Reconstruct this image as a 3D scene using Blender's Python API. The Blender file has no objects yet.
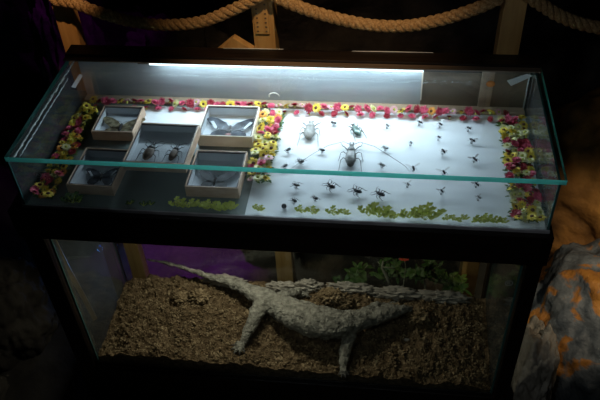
import bpy, bmesh, math, random
from mathutils import Vector, Matrix, Quaternion, noise
random.seed(7)
R = random.random
def U(a, b): return a + (b - a) * random.random()
PI = math.pi
sc = bpy.context.scene
COL = sc.collection
Z0 = 1.30            # everything is drawn with the lid at z = 0, then lifted so the floor is z = 0

# ------------------------------------------------------------------ camera
CX, CY, CZ = 0.29387, -1.45342, 1.25553
PITCH, YAW, ROLL, FPX = 0.744811, -0.15392, -0.058716, 731.24
def cam_axes():
    cy, sy = math.cos(YAW), math.sin(YAW); cp, sp = math.cos(PITCH), math.sin(PITCH)
    f = Vector((sy * cp, cy * cp, -sp)); r = Vector((cy, -sy, 0)); u = r.cross(f)
    cr, sr = math.cos(ROLL), math.sin(ROLL)
    return cr * r + sr * u, -sr * r + cr * u, f
AX, AY, AF = cam_axes()
camd = bpy.data.cameras.new('camera'); cam = bpy.data.objects.new('camera', camd); COL.objects.link(cam)
M = Matrix((AX, AY, -AF)).transposed().to_4x4(); M.translation = Vector((CX, CY, CZ)); cam.matrix_world = M
camd.sensor_width = 36; camd.lens = FPX / 600 * 36; camd.clip_start = 0.05
sc.camera = cam
def at(px, py, z=None, y=None):
    """world point on a level plane z (or upright plane y)"""
    d = AF + AX * ((px - 300) / FPX) - AY * ((py - 200) / FPX)
    t = (z - CZ) / d.z if z is not None else (y - CY) / d.y
    return Vector((CX, CY, CZ)) + t * d

# ------------------------------------------------------------------ world, exposure, lights
w = bpy.data.worlds.new('dark_room'); sc.world = w; w.use_nodes = True
w.node_tree.nodes['Background'].inputs[0].default_value = (0.5, 0.6, 0.7, 1)
w.node_tree.nodes['Background'].inputs[1].default_value = 0.0022
sc.view_settings.view_transform = 'Standard'; sc.view_settings.look = 'None'
sc.view_settings.exposure = 0; sc.view_settings.gamma = 1; sc.view_settings.use_curve_mapping = False
sc.cycles.transparent_max_bounces = 32
sc.cycles.max_bounces = 10

def light(name, kind, loc, target, power, color, parent=None, **k):
    d = bpy.data.lights.new(name, kind); o = bpy.data.objects.new(name, d); COL.objects.link(o)
    d.energy = power; d.color = color
    for a, v in k.items(): setattr(d, a, v)
    o.location = loc
    o.rotation_euler = (Vector(target) - Vector(loc)).to_track_quat('-Z', 'Y').to_euler()
    if parent: o.parent = parent
    return o
# ceiling spots of the exhibition room
light('spot_post', 'SPOT', (0.15, -0.25, 1.7), (0.06, 0.7, 0.10), 85, (1, .68, .36), spot_size=.60, spot_blend=1, shadow_soft_size=.03)
light('spot_left', 'SPOT', (-.35, -.1, 1.5), (-.80, .7, .06), 60, (1, .60, .30), spot_size=.16, spot_blend=1, shadow_soft_size=.02)
light('spot_rock', 'SPOT', (1.3, -0.55, 1.2), (1.12, 0.42, -0.82), 110, (1, .82, .58), spot_size=.42, spot_blend=.9, shadow_soft_size=.03)
light('spot_front', 'SPOT', (-0.35, -1.5, 1.6), (0.35, 0.1, -.15), 17, (.85, .95, 1), spot_size=.75, spot_blend=1, shadow_soft_size=.08)
light('spot_purple_floor', 'SPOT', (-0.75, 1.2, 0.5), (-0.60, 1.0, -1.2), 190, (.55, .05, 1), spot_size=.46, spot_blend=.7, shadow_soft_size=.02)
light('spot_purple_wall', 'SPOT', (-0.5, 0.9, 0.9), (-1.15, 1.35, -0.35), 17, (.6, .03, .9), spot_size=.7, spot_blend=.9, shadow_soft_size=.02)
light('spot_plants', 'SPOT', (0.45, 0.95, 0.05), (0.36, .60, -1.05), 5, (1, .9, .6), spot_size=.5, spot_blend=.9, shadow_soft_size=.02)

# ------------------------------------------------------------------ materials
def new_mat(name):
    m = bpy.data.materials.new(name); m.use_nodes = True
    return m, m.node_tree, m.node_tree.nodes['Principled BSDF']
def pm(name, c, rough=.6, c2=None, scale=20, bump=0, bscale=60, spec=.5, metal=0, stretch=None, contrast=(.35, .65), sub=0):
    m, nt, b = new_mat(name)
    b.inputs['Roughness'].default_value = rough; b.inputs['Metallic'].default_value = metal
    b.inputs['Specular IOR Level'].default_value = spec
    b.inputs['Base Color'].default_value = (*c, 1)
    tc = nt.nodes.new('ShaderNodeTexCoord'); mp = nt.nodes.new('ShaderNodeMapping')
    nt.links.new(tc.outputs['Object'], mp.inputs[0])
    if stretch: mp.inputs['Scale'].default_value = stretch
    if c2:
        n = nt.nodes.new('ShaderNodeTexNoise'); n.inputs['Scale'].default_value = scale; n.inputs['Detail'].default_value = 5
        r = nt.nodes.new('ShaderNodeValToRGB'); nt.links.new(mp.outputs[0], n.inputs['Vector']); nt.links.new(n.outputs[0], r.inputs[0])
        r.color_ramp.elements[0].position = contrast[0]; r.color_ramp.elements[1].position = contrast[1]
        r.color_ramp.elements[0].color = (*c, 1); r.color_ramp.elements[1].color = (*c2, 1)
        nt.links.new(r.outputs[0], b.inputs['Base Color'])
    if bump:
        n = nt.nodes.new('ShaderNodeTexNoise'); n.inputs['Scale'].default_value = bscale; n.inputs['Detail'].default_value = 6
        nt.links.new(mp.outputs[0], n.inputs['Vector'])
        bp = nt.nodes.new('ShaderNodeBump'); bp.inputs['Strength'].default_value = bump; bp.inputs['Distance'].default_value = .01
        nt.links.new(n.outputs[0], bp.inputs['Height']); nt.links.new(bp.outputs[0], b.inputs['Normal'])
    return m
def glass_mat(name, tint=(.93, .97, .96), rough=0.0, boost=1.0, dust=0.0):
    m = bpy.data.materials.new(name); m.use_nodes = True; nt = m.node_tree; nt.nodes.clear()
    o = nt.nodes.new('ShaderNodeOutputMaterial'); t = nt.nodes.new('ShaderNodeBsdfTransparent'); g = nt.nodes.new('ShaderNodeBsdfGlossy')
    t.inputs[0].default_value = (*tint, 1); g.inputs['Roughness'].default_value = rough; g.inputs[0].default_value = (boost, boost, boost, 1)
    f = nt.nodes.new('ShaderNodeFresnel'); f.inputs[0].default_value = 1.45
    # the back side of a pane reflects like its front
    geo = nt.nodes.new('ShaderNodeNewGeometry'); mx = nt.nodes.new('ShaderNodeMix'); mx.data_type = 'FLOAT'
    nt.links.new(geo.outputs['Backfacing'], mx.inputs[0]); mx.inputs[2].default_value = 1.45; mx.inputs[3].default_value = 1 / 1.45
    nt.links.new(mx.outputs[0], f.inputs[0])
    s = nt.nodes.new('ShaderNodeMixShader'); nt.links.new(f.outputs[0], s.inputs[0]); nt.links.new(t.outputs[0], s.inputs[1]); nt.links.new(g.outputs[0], s.inputs[2])
    last = s
    if dust:
        d = nt.nodes.new('ShaderNodeBsdfDiffuse'); d.inputs[0].default_value = (.8, .85, .87, 1)
        tc = nt.nodes.new('ShaderNodeTexCoord'); n = nt.nodes.new('ShaderNodeTexNoise'); n.inputs['Scale'].default_value = 9; n.inputs['Detail'].default_value = 6
        nt.links.new(tc.outputs['Object'], n.inputs['Vector'])
        mu = nt.nodes.new('ShaderNodeMath'); mu.operation = 'MULTIPLY'; mu.inputs[1].default_value = dust; nt.links.new(n.outputs[0], mu.inputs[0])
        s2 = nt.nodes.new('ShaderNodeMixShader'); nt.links.new(mu.outputs[0], s2.inputs[0]); nt.links.new(s.outputs[0], s2.inputs[1]); nt.links.new(d.outputs[0], s2.inputs[2]); last = s2
    nt.links.new(last.outputs[0], o.inputs[0]); return m
def edge_mat():
    m = bpy.data.materials.new('green_glass_edge'); m.use_nodes = True; nt = m.node_tree; nt.nodes.clear()
    o = nt.nodes.new('ShaderNodeOutputMaterial'); t = nt.nodes.new('ShaderNodeBsdfTranslucent'); d = nt.nodes.new('ShaderNodeBsdfDiffuse'); g = nt.nodes.new('ShaderNodeBsdfGlossy')
    t.inputs[0].default_value = (.16, .85, .70, 1); d.inputs[0].default_value = (.14, .70, .58, 1); g.inputs[0].default_value = (.6, .9, .85, 1); g.inputs['Roughness'].default_value = .15
    a = nt.nodes.new('ShaderNodeMixShader'); a.inputs[0].default_value = .15; b = nt.nodes.new('ShaderNodeMixShader'); b.inputs[0].default_value = .12
    nt.links.new(t.outputs[0], a.inputs[1]); nt.links.new(d.outputs[0], a.inputs[2]); nt.links.new(a.outputs[0], b.inputs[1]); nt.links.new(g.outputs[0], b.inputs[2]); nt.links.new(b.outputs[0], o.inputs[0])
    return m
def emit_mat(name, c, s):
    m = bpy.data.materials.new(name); m.use_nodes = True; nt = m.node_tree; nt.nodes.clear()
    o = nt.nodes.new('ShaderNodeOutputMaterial'); e = nt.nodes.new('ShaderNodeEmission'); e.inputs[0].default_value = (*c, 1); e.inputs[1].default_value = s
    nt.links.new(e.outputs[0], o.inputs[0]); return m
def wing_mat(name, c, alpha):
    m, nt, b = new_mat(name); b.inputs['Base Color'].default_value = (*c, 1); b.inputs['Alpha'].default_value = alpha; b.inputs['Roughness'].default_value = .35
    return m
MT = dict(
    glass=glass_mat('clear_glass'), dusty=glass_mat('dusty_glass', (.95, .985, .975), 0, 1, .05), smallglass=glass_mat('picture_glass', (.96, .97, .98), .15, .06),
    edge=edge_mat(), black_wood=pm('black_wood', (.006, .004, .003), .38, (.014, .008, .006), 8, .15, 30, stretch=(.3, 3, 3)),
    lip_wood=pm('brown_lip_wood', (.10, .072, .05), .5, (.17, .12, .085), 12, .1, 40, stretch=(.3, 3, 3)),
    board=pm('white_board', (.66, .69, .73), .55, (.78, .80, .83), 6, .03, 40, stretch=(.5, 2, 1)),
    shadeboard=pm('shaded_white_board', (.12, .145, .135), .45, (.16, .19, .18), 7, .03, 40),
    rim=pm('grey_rim', (.42, .40, .42), .35, (.26, .24, .25), 14, .1, 50),
    backpanel=pm('silver_back_panel', (.30, .34, .37), .30, (.42, .46, .49), 5, .1, 20, stretch=(.4, 1, 3)),
    brownview=pm('brown_view', (.13, .10, .07), .6, (.18, .14, .10), 6, .05, 30),
    ledge=pm('ledge_wood', (.30, .22, .15), .5, (.40, .30, .21), 10, .05, 40, stretch=(.3, 3, 3)),
    pine=pm('yellow_pine', (.46, .25, .085), .5, (.60, .36, .14), 9, .08, 30, stretch=(5, 5, .5)),
    tan=pm('tan_box_wood', (.50, .33, .23), .5, (.60, .42, .30), 30, .05, 60, stretch=(1, 1, 3)),
    cream=pm('cream_box_wood', (.72, .62, .48), .5, (.78, .68, .55), 30, .05, 60),
    lining=pm('dark_brown_lining', (.10, .07, .06), .5), white=pm('white_paper', (.82, .83, .85), .7, (.75, .77, .80), 15),
    rope=pm('hemp_rope', (.36, .21, .09), .85, (.62, .40, .20), 160, .9, 260, spec=.1),
    soil=pm('peat_crumbs', (.065, .040, .020), .95, (.25, .17, .095), 60, 1.0, 180, spec=.05, contrast=(.3, .72)),
    crumb=pm('peat_chip', (.10, .065, .033), .95, (.36, .26, .15), 35, .6, 200, spec=.05),
    lizard=pm('lizard_skin', (.17, .155, .125), .8, (.42, .39, .32), 55, .9, 240, spec=.12, contrast=(.35, .7)),
    palestone=pm('pale_stone', (.24, .21, .17), .9, (.40, .36, .30), 14, .6, 40, spec=.1),
    darkrock=pm('dark_rock', (.020, .016, .012), .85, (.06, .05, .04), 5, .8, 14, spec=.2),
    purplerock=pm('cave_rock', (.025, .022, .02), .9, (.06, .05, .045), 8, .9, 30, spec=.1),
    floor=pm('cave_floor', (.022, .018, .015), .85, (.05, .042, .034), 5, .7, 25, spec=.2),
    orange=pm('orange_rock', (.07, .035, .015), .75, (.40, .19, .045), 5, 1.0, 22, spec=.25),
    blackshell=pm('black_beetle_shell', (.006, .007, .010), .25, (.02, .022, .03), 60), greyshell=pm('grey_beetle_shell', (.035, .035, .035), .4, (.20, .20, .19), 90),
    paleshell=pm('pale_beetle_shell', (.16, .155, .15), .45, (.36, .35, .33), 90), greenshell=pm('green_metal_shell', (.03, .06, .06), .25, (.25, .34, .30), 60, metal=.2),
    brownshell=pm('brown_beetle_shell', (.12, .075, .05), .35, (.26, .18, .13), 70), leg=pm('insect_leg', (.02, .018, .016), .5), antenna=pm('insect_antenna', (.09, .085, .08), .5),
    pin=pm('steel_pin', (.5, .5, .5), .3, metal=1), base=pm('grey_pin_base', (.30, .31, .33), .6),
    wing=wing_mat('clear_insect_wing', (.85, .85, .87), .62), wing2=wing_mat('smoky_insect_wing', (.35, .33, .33), .6),
    mothbrown=pm('brown_moth_wing', (.14, .10, .05), .8, (.38, .31, .18), 60, contrast=(.42, .58)), mothblack=pm('black_moth_wing', (.015, .015, .02), .8, (.09, .10, .12), 40, contrast=(.45, .6)),
    mothgrey=pm('grey_moth_wing', (.12, .12, .12), .8, (.22, .22, .22), 40), mothwhite=pm('white_moth_band', (.7, .72, .74), .8), mothbody=pm('moth_body', (.05, .04, .035), .9),
    mothred=pm('reddish_moth_spot', (.45, .22, .20), .8),
    yellow=pm('yellow_petal', (.78, .56, .04), .6, (.88, .70, .12), 40), cream_p=pm('cream_petal', (.72, .66, .30), .6, (.82, .78, .50), 40),
    pink=pm('pink_petal', (.58, .05, .12), .6, (.75, .15, .24), 40), crimson=pm('crimson_petal', (.30, .012, .03), .6, (.48, .03, .06), 40),
    pale=pm('pale_pink_petal', (.70, .35, .42), .6, (.85, .6, .64), 40), browneye=pm('brown_flower_eye', (.10, .04, .012), .8, (.20, .10, .03), 200), greeneye=pm('green_flower_eye', (.36, .40, .06), .8, (.55, .50, .10), 200),
    orange_p=pm('orange_petal', (.80, .30, .04), .6, (.90, .45, .08), 40),
    leaf=pm('yellow_green_leaf', (.42, .48, .06), .6, (.75, .72, .20), 60), darkleaf=pm('dark_green_leaf', (.03, .09, .012), .5, (.09, .16, .03), 40),
    plastic=pm('clear_white_plastic', (.65, .68, .70), .3), sticker=pm('white_sticker', (.68, .70, .72), .5, (.60, .62, .64), 30), orangespot=pm('orange_stand_in', (.55, .18, .03), .5),
    black=pm('black_metal', (.01, .01, .011), .35), tube=emit_mat('led_light', (.80, .92, 1), 3.2), silicone=pm('silicone_bead', (.38, .42, .42), .35, (.62, .66, .66), 120, contrast=(.45, .6)),
    twig=pm('pale_twig', (.60, .52, .38), .8), redpetal=pm('red_flower', (.65, .03, .01), .6), wire=pm('white_wire', (.75, .75, .72), .4), darkball=pm('dark_ball', (.02, .022, .03), .5),
    eye=pm('lizard_eye', (.01, .01, .01), .1), claw=pm('lizard_claw', (.06, .055, .05), .4), blue=pm('blue_plastic', (.02, .12, .35), .3),
)
# big painted rock: orange over blue-grey in large flakes
def paint_rock():
    m, nt, b = new_mat('painted_rock'); b.inputs['Roughness'].default_value = .6
    tc = nt.nodes.new('ShaderNodeTexCoord'); n = nt.nodes.new('ShaderNodeTexNoise'); n.inputs['Scale'].default_value = 5.5; n.inputs['Detail'].default_value = 7; n.inputs['Distortion'].default_value = .6
    r = nt.nodes.new('ShaderNodeValToRGB'); e = r.color_ramp.elements
    e[0].position = .44; e[0].color = (.035, .045, .055, 1); e[1].position = .64; e[1].color = (.42, .18, .03, 1)
    x = e.new(.545); x.color = (.12, .135, .145, 1); x = e.new(.57); x.color = (.36, .15, .03, 1)
    nt.links.new(tc.outputs['Object'], n.inputs['Vector']); nt.links.new(n.outputs[0], r.inputs[0]); nt.links.new(r.outputs[0], b.inputs['Base Color'])
    n2 = nt.nodes.new('ShaderNodeTexNoise'); n2.inputs['Scale'].default_value = 14; n2.inputs['Detail'].default_value = 8; nt.links.new(tc.outputs['Object'], n2.inputs['Vector'])
    bp = nt.nodes.new('ShaderNodeBump'); bp.inputs['Strength'].default_value = .8; bp.inputs['Distance'].default_value = .03; nt.links.new(n2.outputs[0], bp.inputs['Height']); nt.links.new(bp.outputs[0], b.inputs['Normal'])
    return m
MT['painted'] = paint_rock()
MT['dimedge'] = pm('dim_glass_edge', (.05, .13, .12), .2)

# ------------------------------------------------------------------ mesh helpers
class MB:
    def __init__(s): s.v = []; s.f = []; s.m = []
    def add(s, vs, fs, mi=0):
        o = len(s.v); s.v += [Vector(v) for v in vs]; s.f += [tuple(i + o for i in f) for f in fs]; s.m += [mi] * len(fs); return s
    def box(s, x0, x1, y0, y1, z0, z1, mi=0):
        vs = [(x, y, z) for z in (z0, z1) for y in (y0, y1) for x in (x0, x1)]
        return s.add(vs, [(0, 2, 3, 1), (4, 5, 7, 6), (0, 1, 5, 4), (2, 6, 7, 3), (0, 4, 6, 2), (1, 3, 7, 5)], mi)
    def tube(s, pts, rad, n=8, mi=0, flat=1.0, caps=True, up=None):
        """round tube along pts; rad a number, list, or list of (side, up) radii"""
        pts = [Vector(p) for p in pts]; k = len(pts)
        rr = rad if isinstance(rad, (list, tuple)) else [rad] * k
        vs = []; prev = None
        for i, p in enumerate(pts):
            t = (pts[min(i + 1, k - 1)] - pts[max(i - 1, 0)]).normalized()
            if up is not None: a = t.cross(Vector(up)).normalized()
            elif prev is None:
                a = t.cross(Vector((0, 0, 1))); a = a if a.length > .05 else t.cross(Vector((0, 1, 0))); a.normalize()
            else: a = (prev - t * prev.dot(t)).normalized()
            prev = a; b = a.cross(t).normalized()
            r = rr[i]; ra, rb = r if isinstance(r, (list, tuple)) else (r, r * flat)
            for j in range(n):
                q = 2 * PI * j / n; vs.append(p + a * (math.cos(q) * ra) + b * (math.sin(q) * rb))
        fs = [(i * n + j, i * n + (j + 1) % n, (i + 1) * n + (j + 1) % n, (i + 1) * n + j) for i in range(k - 1) for j in range(n)]
        if caps: fs += [tuple(range(n - 1, -1, -1)), tuple((k - 1) * n + j for j in range(n))]
        return s.add(vs, fs, mi)
    def ball(s, c, r, seg=12, rings=8, mi=0, rot=None):
        c = Vector(c); r = Vector(r if isinstance(r, (list, tuple, Vector)) else (r, r, r)); vs = [Vector((0, 0, r.z))]
        for i in range(1, rings):
            p = PI * i / rings
            for j in range(seg):
                q = 2 * PI * j / seg; vs.append(Vector((r.x * math.sin(p) * math.cos(q), r.y * math.sin(p) * math.sin(q), r.z * math.cos(p))))
        vs.append(Vector((0, 0, -r.z)))
        if rot is not None: vs = [rot @ v for v in vs]
        vs = [v + c for v in vs]; L = len(vs) - 1
        fs = [(0, 1 + j, 1 + (j + 1) % seg) for j in range(seg)]
        fs += [(1 + i * seg + j, 1 + (i + 1) * seg + j, 1 + (i + 1) * seg + (j + 1) % seg, 1 + i * seg + (j + 1) % seg) for i in range(rings - 2) for j in range(seg)]
        o = 1 + (rings - 2) * seg; fs += [(o + (j + 1) % seg, o + j, L) for j in range(seg)]
        return s.add(vs, fs, mi)
    def build(s, name, mats, parent=None, smooth=False, bevel=0):
        me = bpy.data.meshes.new(name); me.from_pydata(s.v, [], s.f); me.validate()
        for m in (mats if isinstance(mats, (list, tuple)) else [mats]): me.materials.append(m)
        if len(me.polygons) == len(s.m): me.polygons.foreach_set('material_index', s.m)
        if smooth: me.polygons.foreach_set('use_smooth', [True] * len(me.polygons))
        me.update()
        o = bpy.data.objects.new(name, me); COL.objects.link(o)
        if parent: o.parent = parent
        if bevel:
            b = o.modifiers.new('bevel', 'BEVEL'); b.width = bevel; b.segments = 2; b.limit_method = 'ANGLE'
        return o
def tag(o, label=None, cat=None, group=None, kind=None):
    if label: o['label'] = label
    if cat: o['category'] = cat
    if group: o['group'] = group
    if kind: o['kind'] = kind
    return o
def empty(name, loc, rz=0, label=None, cat=None, group=None):
    o = bpy.data.objects.new(name, None); COL.objects.link(o); o.location = loc; o.rotation_euler = (0, 0, rz); o.empty_display_size = .02
    return tag(o, label, cat, group)
def copy_tree(o, parent=None):
    c = o.copy(); COL.objects.link(c); c.parent = parent
    for ch in list(o.children):
        if ch.name in COL.objects: copy_tree(ch, c)
    return c
def lump(name, c, r, mat, amp=.15, freq=3.0, seed=0, sub=5, parent=None, ridged=False, crop=None):
    bm = bmesh.new(); bmesh.ops.create_icosphere(bm, subdivisions=sub, radius=1)
    off = Vector((seed * 7.3, seed * 3.1, seed * 1.7))
    for v in bm.verts:
        n = v.co.normalized(); d = noise.fractal(n * freq + off, 1.0, 2.0, 5) * amp
        if ridged: d += (noise.ridged_multi_fractal(n * freq * .7 + off, 1.0, 2.0, 4, 1.0, 2.0) - 1) * amp * .5
        n = n * (1 + d); v.co = Vector((n.x * r[0], n.y * r[1], n.z * r[2]))
        if crop is not None and v.co.z < crop: v.co.z = crop + (v.co.z - crop) * .02
    me = bpy.data.meshes.new(name); bm.to_mesh(me); bm.free(); me.materials.append(mat)
    me.polygons.foreach_set('use_smooth', [True] * len(me.polygons))
    o = bpy.data.objects.new(name, me); COL.objects.link(o); o.location = c
    if parent: o.parent = parent
    return o

H = .174      # depth of the display box below the lid underside
FL = -1.30    # floor
TB = -.29     # underside of the black frame
# ------------------------------------------------------------------ setting
def grid_mesh(name, x0, x1, y0, y1, nx, ny, fn, mat):
    m = MB(); vs = [fn(x0 + (x1 - x0) * i / nx, y0 + (y1 - y0) * j / ny) for j in range(ny + 1) for i in range(nx + 1)]
    fs = [(j * (nx + 1) + i, j * (nx + 1) + i + 1, (j + 1) * (nx + 1) + i + 1, (j + 1) * (nx + 1) + i) for j in range(ny) for i in range(nx)]
    m.add(vs, fs); return m.build(name, mat, smooth=True)
def ffn(x, y):
    far = max(0, y - .80)
    return (x, y, FL - .004 - .05 * abs(noise.fractal(Vector((x * 2, y * 2, 0)), 1, 2, 5)) * (1 if y < .75 else 1) + (.55 * min(far, .5)))
floor = grid_mesh('floor', -3, 3.2, -2.2, 2.2, 110, 80, ffn, MT['floor']); tag(floor, kind='structure')
def wfn(x, z):
    d = noise.fractal(Vector((x * 2.2, 4, z * 2.2)), 1, 2, 6) * .16
    return (x, 1.75 + d - .12 * x * (1 if x < 0 else -1) * .3, z)
wall = grid_mesh('wall_back', -3, 3.2, FL - .2, 1.9, 120, 60, wfn, MT['purplerock']); tag(wall, kind='structure')

# ------------------------------------------------------------------ display case
case = empty('display_case', (0, 0, 0), 0, 'long black wooden display case with a green-edged glass box of insects on top', 'display case')
BX0, BX1, BY0, BY1 = -.75, .742, 0.0, .571
T = .006
# lid: clear faces, green edges
lid = MB(); lid.box(-.744, .752, -.008, .571, .0005, .0165)
lo = lid.build('glass_lid', [MT['glass'], MT['edge']], case); lo['label'] = 'clear glass lid with green edges'
for p in lo.data.polygons: p.material_index = 0 if abs(p.normal.z) > .5 else 1
def pane(name, x0, x1, y0, y1, z0, z1, parent, thin, mat='glass'):
    o = MB().box(x0, x1, y0, y1, z0, z1).build(name, [MT[mat], MT['dimedge']], parent)
    for p in o.data.polygons: p.material_index = 0 if abs(p.normal[thin]) > .5 else 1
    return o
pane('front_pane', BX0 + T, BX1 - T, BY0, BY0 + T, -H, 0, case, 1, 'dusty')
pane('side_pane', BX0, BX0 + T, BY0, BY1, -H, 0, case, 0, 'dusty')
pane('side_pane', BX1 - T, BX1, BY0, BY1, -H, 0, case, 0, 'dusty')
pane('back_pane', BX0 + T, BX1 - T, BY1 - T, BY1, -H, 0, case, 1)
# silicone bead along the left pane top, inner corners
m = MB(); rr = random.Random(3)
for (x, y0, y1, z, r) in ((BX0 + .010, .02, .56, -.012, .0035), (BX0 + .012, .05, .45, -.030, .0022)):
    pts = [(x + rr.uniform(-.0006, .0006), y0 + (y1 - y0) * i / 60, z + rr.uniform(-.001, .001)) for i in range(61)]
    m.tube(pts, [r * rr.uniform(.5, 1.3) for _ in pts], 6)
m.build('silicone_bead', MT['silicone'], case, True)
m = MB(); m.tube([(BX1 - .012, BY1 - .02, -.01), (BX1 - .010, BY1 - .02, -H)], .003, 6); m.build('corner_seal', MT['silicone'], case, True); m = MB(); m.tube([(BX0 + .012, BY1 - .012, -.01), (BX0 + .012, BY1 - .012, -H)], .002, 6)
m.build('corner_seal', MT['silicone'], case, True)
MB().box(BX0 + .008, .40, BY1 - .016, BY1 - .008, -H, -.002).build('back_panel_or_stand_in', MT['backpanel'], case)
b = MB(); b.box(.40, BX1 - .008, BY1 - .016, BY1 - .008, -H, -.002); b.build('back_panel_or_stand_in', MT['brownview'], case)['label'] = 'brown panel in place of clear glass at the right end of the case back'  # opaque panel added for the brown seen in the back glass here
MB().box(.399, .403, BY1 - .020, BY1 - .0165, -H + .03, -.035).build('panel_strip_or_stand_in', MT['cream'], case)
MB().box(.585, .625, BY1 - .022, BY1 - .0165, -H, -.01).build('panel_strip_or_stand_in', MT['ledge'], case, bevel=.002)  # added strip in place of the right post seen through the glass
MB().ball((.615, BY1 - .025, -.07), (.014, .003, .012)).build('sticker', MT['orangespot'], case)['label'] = 'orange spot standing in for the blob on the right post seen through the glass'  # no real sticker: added for the orange blob on the post behind the glass
MB().box(BX0 + .008, BX1 - .008, BY1 - .050, BY1 - .0165, -H + .001, -H + .012).build('back_ledge', MT['ledge'], case, bevel=.002)
# tray
MB().box(BX0 + .0065, -.094, BY0 + .0065, BY1 - .017, -H - .006, -H).build('display_board', MT['shadeboard'], case)['label'] = 'white board under the framed boxes, its shade painted in as grey-green'  # white board here too; the shade is put into its grey-green colour
MB().box(-.0935, BX1 - .0065, BY0 + .0065, BY1 - .017, -H - .006, -H).build('display_board', MT['board'], case)['label'] = 'white board under the loose insects'
MB().box(-.52, -.11, .41, .51, -H, -H + .002).build('lit_board_strip', MT['white'], case)  # white strip painting the lit rear part of the left board
MB().box(BX0 - .002, BX1 + .002, BY0 - .006, BY0 - .0005, -H - .004, -H + .007).build('front_rim', MT['rim'], case, bevel=.001)
# black frame
fr = MB()
fr.box(-.795, .755, -.022, .030, TB, -H - .004); fr.box(-.870, .755, .55, .60, TB, -H - .004)
fr.box(-.795, -.735, .030, .55, TB, -H - .004); fr.box(.700, .755, .030, .55, TB, -H - .004)
fr.box(-.735, .700, .030, .55, TB + .06, -H - .007)
fr.build('frame', MT['black_wood'], case, bevel=.003)
for x0, x1, y0, y1 in ((-.785, -.722, -.012, .045), (.702, .748, -.012, .045), (-.868, -.822, .54, .59), (.720, .752, .54, .59)):
    MB().box(x0, x1, y0, y1, FL, TB).build('leg', MT['black_wood'], case, bevel=.003)
m = MB(); m.box(-.722, .702, -.008, .03, -1.03, -.985); m.box(-.722, .702, .355, .375, -1.03, -.985); m.box(-.722, .702, .03, .355, -1.0, -.986)
m.build('bottom_shelf', MT['black_wood'], case, bevel=.002)
MB().box(-.722, .702, .0, .012, FL + .04, -1.031).build('front_apron', MT['black_wood'], case, bevel=.002)
# light housing along the rear of the lid
hs = empty('light_housing', (0, 0, 0), 0, 'long black wooden light housing lying along the rear of the glass lid', 'light housing')
MB().box(-.752, .748, .50, .562, .017, .030).build('cover', MT['black_wood'], hs, bevel=.003)
MB().box(-.752, .748, .478, .4995, .017, .023).build('front_lip', MT['lip_wood'], hs, bevel=.001)
for a, b in ((at(352, 50.5, .031), at(433, 48.5, .031)), (at(222, 52, .031), at(283, 51.5, .031))):  # pale strips put in for the glints on the housing's rear edge
    y = .556; m = MB(); m.tube([(a.x, y, .0315), ((a.x + b.x) / 2, y + .001, .0318), (b.x, y + .002, .0315)], [.0008, .0016, .0008], 6); m.build('edge_glint', MT['sticker'], hs)['label'] = 'thin pale strip standing in for a glint along the rear edge'
# LED bar inside under the lid
led = empty('led_bar', (0.0, .52, -.012), 0, 'slim bright white LED bar under the glass lid at the rear of the case', 'lamp')
MB().box(-.52, .58, -.002, .012, .0, .0115).build('bar_body', MT['black'], led)
MB().box(-.48, .40, -.006, -.0022, .0, .008).build('light_tube', MT['tube'], led)
light('led_light', 'AREA', (.03, -.009, -.002), (.03, -1, -.10), 3.7, (.70, .86, 1), led, shape='RECTANGLE', size=1.04, size_y=.012)
light('led_light', 'AREA', (.08, -.014, -.002), (.08, -.3, -.4), .4, (.74, .88, 1), led, shape='RECTANGLE', size=.40, size_y=.012)
light('panel_glow', 'AREA', (-.03, .016, -.002), (-.03, .05, -.2), 1.3, (.72, .87, 1), led, shape='RECTANGLE', size=.86, size_y=.01)

# ------------------------------------------------------------------ glass tank below
TX0, TX1, TY0, TY1 = -.715, .698, .003, .37
tank = empty('glass_tank', (0, 0, -.985), 0, 'large glass tank with soil and a lizard below the insect case', 'glass tank')
def tpane(name, x0, x1, y0, y1, z0, z1, thin, mat='glass'):
    o = pane(name, x0, x1, y0, y1, z0 + .985, z1 + .985, tank, thin, mat); return o
tpane('front_pane', TX0 + T, TX1 - T, TY0, TY0 + T, -.98, TB - .002, 1)
tpane('side_pane', TX0, TX0 + T, TY0, TY1, -.98, TB - .002, 0, 'dusty')
tpane('side_pane', TX1 - T, TX1, TY0, TY1, -.98, TB - .002, 0, 'dusty')
tpane('back_pane', TX0 + T, TX1 - T, TY1 - T, TY1, -.98, TB - .002, 1)
MB().box(TX0, TX1, TY0, TY1, 0, .005).build('tank_floor', MT['black'], tank)
m = MB(); m.box(TX0 + .006, TX1 - .006, TY0 - .0045, TY0 - .0005, .0, .016); m.build('bottom_rim', MT['black'], tank)
tl = empty('tank_lamp', (-.20, .29, TB - .006), 0, 'small lamp under the black frame inside the lizard tank', 'lamp')
MB().box(-.12, .12, -.02, .02, .0, .02).build('lamp_body', MT['black'], tl)
light('tank_light', 'AREA', (0, 0, -.004), (-.06, -.12, -.6), 2.4, (1, .95, .80), tl, shape='RECTANGLE', size=.22, size_y=.03)

for k, (x, lb, e) in enumerate(((-.122, 'small added lamp under the rear of the frame to brighten the middle post', .16), (.66, 'small added lamp under the rear of the frame to brighten the right post', .16), (-.80, 'small added lamp under the rear of the frame to brighten the left post', .12))):  # unseen lamps added to brighten the lower parts of the posts
    rl = empty('added_rear_lamp', (x, .618, TB + .06), 0, lb, 'lamp')
    MB().box(-.03, .03, -.017, .012, .0, .018).build('lamp_body', MT['black'], rl)
    light('rear_fill', 'SPOT', (0, 0, -.006), (0, .13, -.8), e * 70, (1, .66, .38), rl, spot_size=.42, spot_blend=1, shadow_soft_size=.01)

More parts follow.
